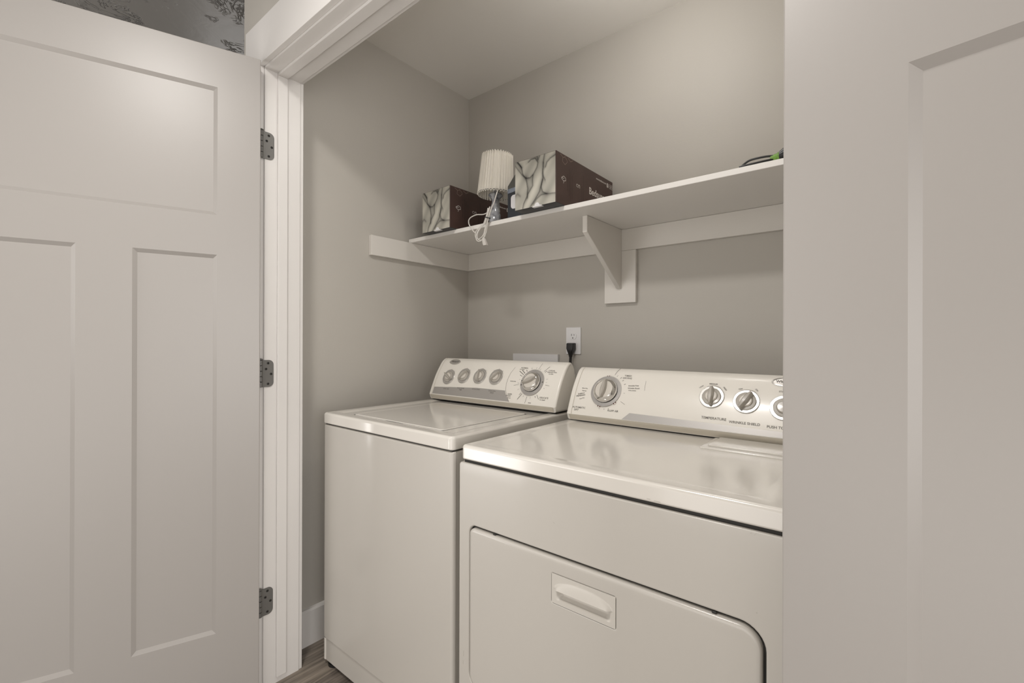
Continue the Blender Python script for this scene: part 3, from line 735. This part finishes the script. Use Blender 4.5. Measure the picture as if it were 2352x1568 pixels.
# ------------------------------------------------------------------ bedding cartons
ZT = ZS + .0166
CUR = [  # dark folds of the printed cloth: points in (u, v down), strength, wide side width, narrow width
    ([(.06, .0), (.16, .12), (.185, .2), (.20, .28), (.27, .375), (.38, .39), (.46, .34), (.55, .22), (.575, .127), (.51, .03), (.41, .03), (.35, .07)], .62, .045, .010, 1),
    ([(.0, .07), (.06, .15), (.18, .30), (.27, .375)], .45, .05, .015, -1),
    ([(.27, .375), (.30, .495), (.32, .60), (.305, .755), (.22, .89), (.19, 1.0)], .62, .05, .010, -1),
    ([(.46, .36), (.45, .45), (.455, .57), (.38, .66), (.33, .72), (.32, .80)], .55, .045, .02, 1),
    ([(.74, .0), (.71, .16), (.715, .265), (.69, .37), (.705, .47), (.66, .60), (.62, .72), (.51, .86), (.38, 1.0)], .60, .030, .022, -1),
    ([(.72, .16), (.70, .30), (.72, .44), (.76, .52)], .45, .04, .01, 1),
    ([(.70, .50), (.665, .64), (.70, .74), (.80, .80), (1.0, .82)], .50, .06, .012, 1),
    ([(1.0, .08), (.88, .12), (.80, .18), (.77, .26)], .62, .06, .02, 1),
    ([(.47, .95), (.55, .86), (.66, .80), (.80, .80)], .45, .05, .02, -1),
    ([(.06, .0), (.12, .07), (.17, .14)], .75, .035, .03, 1),
    ([(.56, .0), (.58, .08), (.62, .0)], .6, .03, .03, 1),
    ([(.0, .70), (.06, .66), (.13, .72)], .35, .07, .06, 1),
]
def cloth(u, v):
    b = .78 + .06 * math.sin(9 * u + 5 * v) + .03 * math.sin(31 * (u * .7 + v * .5))
    for pts, st, wa, wb, sg in CUR:
        best = None
        for (ax, ay), (bx, by) in zip(pts, pts[1:]):
            dx, dy = bx - ax, by - ay; t = max(0, min(1, ((u - ax) * dx + (v - ay) * dy) / (dx * dx + dy * dy)))
            px, py = u - ax - t * dx, v - ay - t * dy; d = math.hypot(px, py)
            if best is None or d < best[0]: best = (d, dx * py - dy * px)
        d, s = best; wd = wa if s * sg > 0 else wb
        b -= st * (.42 * math.exp(-(d / (wd * .28)) ** 1.2) + .30 * math.exp(-d / wd))
    return max(.10, min(.86, b))
m = mat('printed_cloth_photo', (.7, .7, .66), .35); nt = m.node_tree
at_ = nt.nodes.new('ShaderNodeVertexColor'); at_.layer_name = 'print'; nt.links.new(at_.outputs['Color'], nt.nodes['Principled BSDF'].inputs['Base Color'])
M_cloth = m
def bedding_box(x0, y0, label, rot):
    wd, dp, ht = .1760, .405, .1735
    t = empty('bedding_box', (x0, y0, ZT + .0003)); t.rotation_euler = (0, 0, R(rot)); tag(t, label, 'box', 'bedding boxes on the shelf')
    bm = nbox(0, wd, 0, dp, 0, ht, .0015, 2)
    for f in bm.faces:
        c = f.calc_center_median()
        if c.z < .0012 or c.x < .0012: f.material_index = 1
    ct = obj('carton', bm, [M_brown, M_cartonb], t)
    # printed cloth front
    bm = bmesh.new(); n = 96; lay = bm.loops.layers.color.new('print'); V = [[bm.verts.new((.001 + (wd - .004) * i_ / n, -.0004, .0015 + (ht - .003) * (1 - j / n))) for j in range(n + 1)] for i_ in range(n + 1)]
    val = [[cloth(i_ / n, j / n) for j in range(n + 1)] for i_ in range(n + 1)]
    idx = {}
    for i_ in range(n + 1):
        for j in range(n + 1): idx[V[i_][j]] = val[i_][j]
    for i_ in range(n):
        for j in range(n):
            f = bm.faces.new([V[i_][j], V[i_ + 1][j], V[i_ + 1][j + 1], V[i_][j + 1]])
            for l in f.loops:
                b_ = idx[l.vert]; l[lay] = (b_ * .94 ** 1, b_ * .925, b_ * .87, 1)
    obj('front_print', bm, M_cloth, t)
    bm = bmesh.new()          # white tab at the lower front edge
    prism(bm, [(.078, .0008), (.118, .0008), (.110, .0035)] + [(.098 + .010 * math.cos(R(q)), .0035 + .0095 * math.sin(R(q))) for q in range(0, 181, 20)] + [(.084, .0035)], 'y', -.0018, -.0006)
    box(bm, .078, .118, -.0018, .010, -.0012, .0006)
    obj('tab', bm, M_white, t)
    # right side print
    bm = bmesh.new(); X = wd + .0004
    S_ = lambda y, z: Vector((X, y, z))
    def ln(pts, w_, mi=1):
        for (a_, b_), (c_, d_) in zip(pts, pts[1:]):
            dv = Vector((c_ - a_, d_ - b_)); nn = Vector((-dv.y, dv.x)).normalized() * w_ / 2
            bm.faces.new([bm.verts.new(S_(a_ + nn.x, b_ + nn.y)), bm.verts.new(S_(c_ + nn.x, d_ + nn.y)), bm.verts.new(S_(c_ - nn.x, d_ - nn.y)), bm.verts.new(S_(a_ - nn.x, b_ - nn.y))]).material_index = mi
    ln([(.0236, .169), (.0398, .1613), (.048, .1640), (.055, .1690)], .0010); ln([(.0398, .1613), (.0372, .1472), (.0535, .1402), (.0673, .1520), (.0640, .1600), (.0520, .1660)], .0010); ln([(.0728, .1680), (.0897, .1602), (.104, .1690)], .0010)
    ln([(.036, .094), (.032, .088), (.044, .082), (.058, .086), (.057, .095), (.046, .099), (.036, .094)], .0019, 2); ln([(.030, .091), (.048, .091)], .0016, 2); ln([(.046, .081), (.044, .074)], .0016, 2)
    ln([(.128, .091), (.132, .095), (.138, .093)], .0018, 2); ln([(.128, .091), (.130, .086), (.137, .085)], .0018, 2); ln([(.142, .084), (.142, .094), (.151, .094), (.151, .084)], .0022, 2)
    for (y, z0, z1) in ((.070, .055, .115), (.082, .040, .135), (.090, .025, .132), (.100, .035, .118), (.165, .030, .100), (.177, .030, .138)):
        for q in range(int((z1 - z0) / .0045)): ln([(y, z0 + q * .0045), (y, z0 + q * .0045 + .003)], .0028, 0)
    def tx(s, y, z, sz, bold=0, mi=2):
        Vv, Ff = text_mesh(s, sz, bold); put(bm, Vv, Ff, lambda v: S_(y + v.x, z + v.y), mi)
    tx('Bedsure', .276, .0930, .0360, .0007)
    tx('www.bedsure.com', .310, .1535, .0105, .0002)
    for y in (.3620, .3830, .3990):
        z = .1500; ln([(y - .0065, z), (y + .0065, z)], .014 if y < .37 else .0018, 2); ln([(y - .0065, z - .0075), (y - .0065, z + .0075), (y + .0045, z + .0075), (y + .0045, z - .0075), (y - .0065, z - .0075)], .0016, 2)
    tx('f', .3620, .1500, .014, .0004, 0)
    print_on(ct, bm, [M_dbr, M_line, M_pr])
    return t
bedding_box(.1390, -.4225, 'brown bedding box at the left end of the shelf, beside the lamp', -.6)
bedding_box(.6680, -.4400, 'brown bedding box right of the lamp, nearest the middle of the shelf', 0)

# dark carton squeezed between lamp and right-hand bedding box
dc = empty('dark_carton', (.575, -.372, ZT))
tag(dc, 'dark navy carton with a sloped shoulder, wedged behind the right bedding box', 'box')
bm = bmesh.new(); prism(bm, [(.5755, ZT + .0002), (.6640, ZT + .0002), (.6640, 1.790), (.6225, 1.790), (.5755, 1.739)], 'y', -.370, -.12)
bmesh.ops.recalc_face_normals(bm, faces=bm.faces[:])
obj('carton', bm, M_navy, dc)
bm = bmesh.new(); prism(bm, [(.5752, 1.7115), (.6635, 1.7185), (.6635, 1.7345), (.5752, 1.7275)], 'y', -.3708, -.369); obj('label_band', bm, M_blue, dc)
bm = bmesh.new(); prism(bm, [(.5760, 1.7275), (.6635, 1.7345), (.6635, 1.789), (.6225, 1.789), (.5760, 1.739)], 'y', -.3706, -.369); obj('shoulder_panel', bm, M_greyc, dc)
bm = bmesh.new(); prism(bm, rrect(.592, .640, 1.650, 1.702, .012, 5), 'y', -.3712, -.3698); obj('white_patch', bm, M_white, dc)
relocate(dc)

# ------------------------------------------------------------------ table lamp
LX, LY = .4790, -.3320
la = empty('table_lamp', (LX, LY, ZT + .0003))
tag(la, 'small table lamp with pleated cream shade and blue-grey glass base on the shelf', 'lamp')
bm = bmesh.new()
def tw(a_, h): return 1 + .10 * math.sin(3 * a_ + h * 55) * (1 if .006 < h < .118 else 0)
H = .128
pr = [(.0245, 0), (.0265, .002), (.0265, .006), (.0250, .010), (.0245, .018), (.0225, .030), (.0235, .038), (.0205, .050), (.0210, .058), (.0175, .070), (.0180, .078), (.0150, .090), (.0155, .098), (.0165, .106), (.0230, .112), (.0285, .117), (.0290, .122), (.0255, .127), (.012, .1285)]
lathe(bm, pr, (0, 0, 0), 40, twist=tw); obj('base', bm, M_base, la, smooth=True, sharp=60)
bm = bmesh.new(); lathe(bm, [(.0110, .1285), (.0110, .165), (.0060, .167)], (0, 0, 0), 20); obj('bulb_holder', bm, M_white, la, smooth=True)
bm = bmesh.new()
lathe(bm, [(.010, .167), (.019, .185), (.021, .200), (.014, .216), (.001, .221)], (0, 0, 0), 20); obj('bulb', bm, M_bulbw, la, smooth=True)
# shade: pleats, open top and bottom, slight lean
npl = 38; bm = bmesh.new(); rings = []
hs0, hs1 = .1200, .2790
for k in range(9):
    f = k / 8; r0 = .0715 + (.0615 - .0715) * f; ring = []
    for q in range(6 * npl):
        ph = q / 6 + .18 * math.sin(q * .11); amp = .032 + .014 * math.sin(q * .37 + 1)
        rr_ = r0 * (1 + amp * math.cos(2 * math.pi * ph))
        an = 2 * math.pi * q / (6 * npl)
        ring.append((rr_ * math.cos(an), rr_ * math.sin(an), hs0 + (hs1 - hs0) * f + .0022 * math.cos(2 * math.pi * ph) * (1 if k in (0, 8) else 0)))
    rings.append(ring)
lean = Matrix.Translation((0, 0, hs0)) @ Matrix.Rotation(R(3.0), 4, Vector((-.63, .77, 0)).normalized()) @ Matrix.Translation((0, 0, -hs0))
loops(bm, rings, cap0=False, cap1=False)
bmesh.ops.transform(bm, matrix=lean, verts=bm.verts[:])
sd = obj('shade', bm, M_shade, la, smooth=True, sharp=80)
md = sd.modifiers.new('thick', 'SOLIDIFY'); md.thickness = .0008
bm = bmesh.new()
tube(bm, [(.072 * math.cos(R(q)), .072 * math.sin(R(q)), hs0 + .004) for q in range(0, 361, 15)], .0012, 6, smooth_n=1)
for q in (20, 140, 260): tube(bm, [(.012 * math.cos(R(q)), .012 * math.sin(R(q)), .150), (.070 * math.cos(R(q)), .070 * math.sin(R(q)), hs0 + .006)], .0010, 6, smooth_n=1)
bmesh.ops.transform(bm, matrix=lean, verts=bm.verts[:]); obj('wire_frame', bm, M_steel, sd, smooth=True)
# clear cord: tied to the neck, bundled and hanging over the shelf's edge
def wl(p): return (p[0] - LX, p[1] - LY, p[2] - ZT - .0003)
bm = bmesh.new()
cord = [(.520, -.350, 1.752), (.528, -.372, 1.735), (.533, -.388, 1.712), (.528, -.396, 1.680), (.514, -.400, 1.655), (.508, -.402, 1.640), (.500, -.404, 1.615), (.490, -.406, 1.600)]
tube(bm, [wl(p) for p in cord], .0027, 8)
tube(bm, [wl(p) for p in ((.512, -.400, 1.650), (.480, -.402, 1.643), (.440, -.402, 1.648), (.405, -.402, 1.640), (.399, -.402, 1.622), (.412, -.402, 1.600), (.428, -.402, 1.583), (.438, -.402, 1.577))], .0022, 8)
for dx1, dz1 in ((0, 0), (.006, .004), (-.004, .010)):
    tube(bm, [wl(p) for p in ((.495 + dx1, -.404, 1.612), (.470 + dx1, -.407, 1.595), (.449 + dx1, -.408, 1.570 + dz1), (.447 + dx1, -.408, 1.549 + dz1), (.462 + dx1, -.408, 1.539 + dz1), (.480 + dx1, -.407, 1.545 + dz1), (.490 + dx1, -.405, 1.570), (.498 + dx1, -.404, 1.608))], .0021, 8)
for q in range(5):
    tube(bm, [wl((.519 - q * .0035 + .007 * math.cos(q * 1.3), -.402 - .005 * math.sin(q * 1.3), 1.668 - q * .003)), wl((.508 + .006 * math.cos(q * 1.3), -.404 - .006 * math.sin(q * 1.3), 1.640)), wl((.494 + .007 * math.cos(q * 1.3), -.405 - .005 * math.sin(q * 1.3), 1.603 + q * .002))], .0027, 8)
cd_ = obj('cord', bm, M_cord, la, smooth=True)
bm = bmesh.new(); L = []
for z, hx, hy in ((1.552, .0035, .003), (1.546, .0065, .005), (1.528, .0085, .0065), (1.520, .0080, .006)):
    L.append([wl((.484 + (1.552 - z) * .32 + x, -.406 + y, z)) for x, y in rrect(-hx, hx, -hy, hy, .002, 2)])
loops(bm, L); pl_ = obj('plug', bm, M_cord, la, smooth=True)
bm = bmesh.new(); tube(bm, [wl((.503 + .011 * math.cos(R(q)), -.4045 + .010 * math.sin(R(q)), 1.6255 + .004 * math.cos(R(q)) * -1)) for q in range(0, 361, 30)], .0017, 6, smooth_n=2)
obj('cord_tie', bm, M_black, la, smooth=True)
bm = bmesh.new(); tube(bm, [(.010, -.012, .158), (.020, -.026, .135), (.030, -.034, .105), (.036, -.040, .100), (.050, -.030, .128), (.052, -.010, .158)], .0010, 6); obj('pull_wire', bm, M_black, la, smooth=True)

# ------------------------------------------------------------------ taped cable on the shelf
cb = empty('coiled_cable', (1.47, -.36, ZT))
tag(cb, 'black cable with green tape lying on the right end of the shelf', 'cable')
bm = bmesh.new(); z0 = ZT + .0032
tube(bm, [(1.392, -.372, z0), (1.400, -.372, z0 + .007), (1.415, -.371, z0 + .0155), (1.437, -.371, z0 + .017), (1.456, -.370, z0 + .0165), (1.478, -.368, z0 + .0135), (1.500, -.366, z0 + .012), (1.54, -.360, z0 + .010), (1.58, -.34, z0)], .0027, 8)
tube(bm, [(1.392, -.380, z0), (1.405, -.3815, z0 + .0012), (1.430, -.382, z0 + .0015), (1.455, -.380, z0 + .0025), (1.478, -.372, z0 + .004), (1.50, -.364, z0 + .004), (1.54, -.35, z0 + .002), (1.57, -.30, z0)], .0027, 8)
obj('cord', bm, M_black, cb, smooth=True)
bm = bmesh.new(); L = []
for k in range(9):
    f = k / 8; x = 1.4645 + .022 * f; hz = .0085 + .0045 * f + .0004 * math.sin(k * 2.3)
    L.append([(x, -.368 + .010 * math.cos(R(q)), ZT + .0005 + hz + hz * .98 * math.sin(R(q))) for q in range(0, 360, 24)])
loops(bm, L); obj('tape', bm, M_green, cb, smooth=True)
bm = bmesh.new(); L = []
for k in range(9):
    f = k / 8; x = 1.4855 + .065 * f; hz = .0130 + .0055 * min(1, f * 5) + .001 * math.sin(k * 3.1)
    L.append([(x, -.366 + .017 * math.cos(R(q)), ZT + .0005 + hz + hz * .98 * math.sin(R(q))) for q in range(0, 360, 20)])
loops(bm, L); obj('connector', bm, M_black, cb, smooth=True)
relocate(cb)
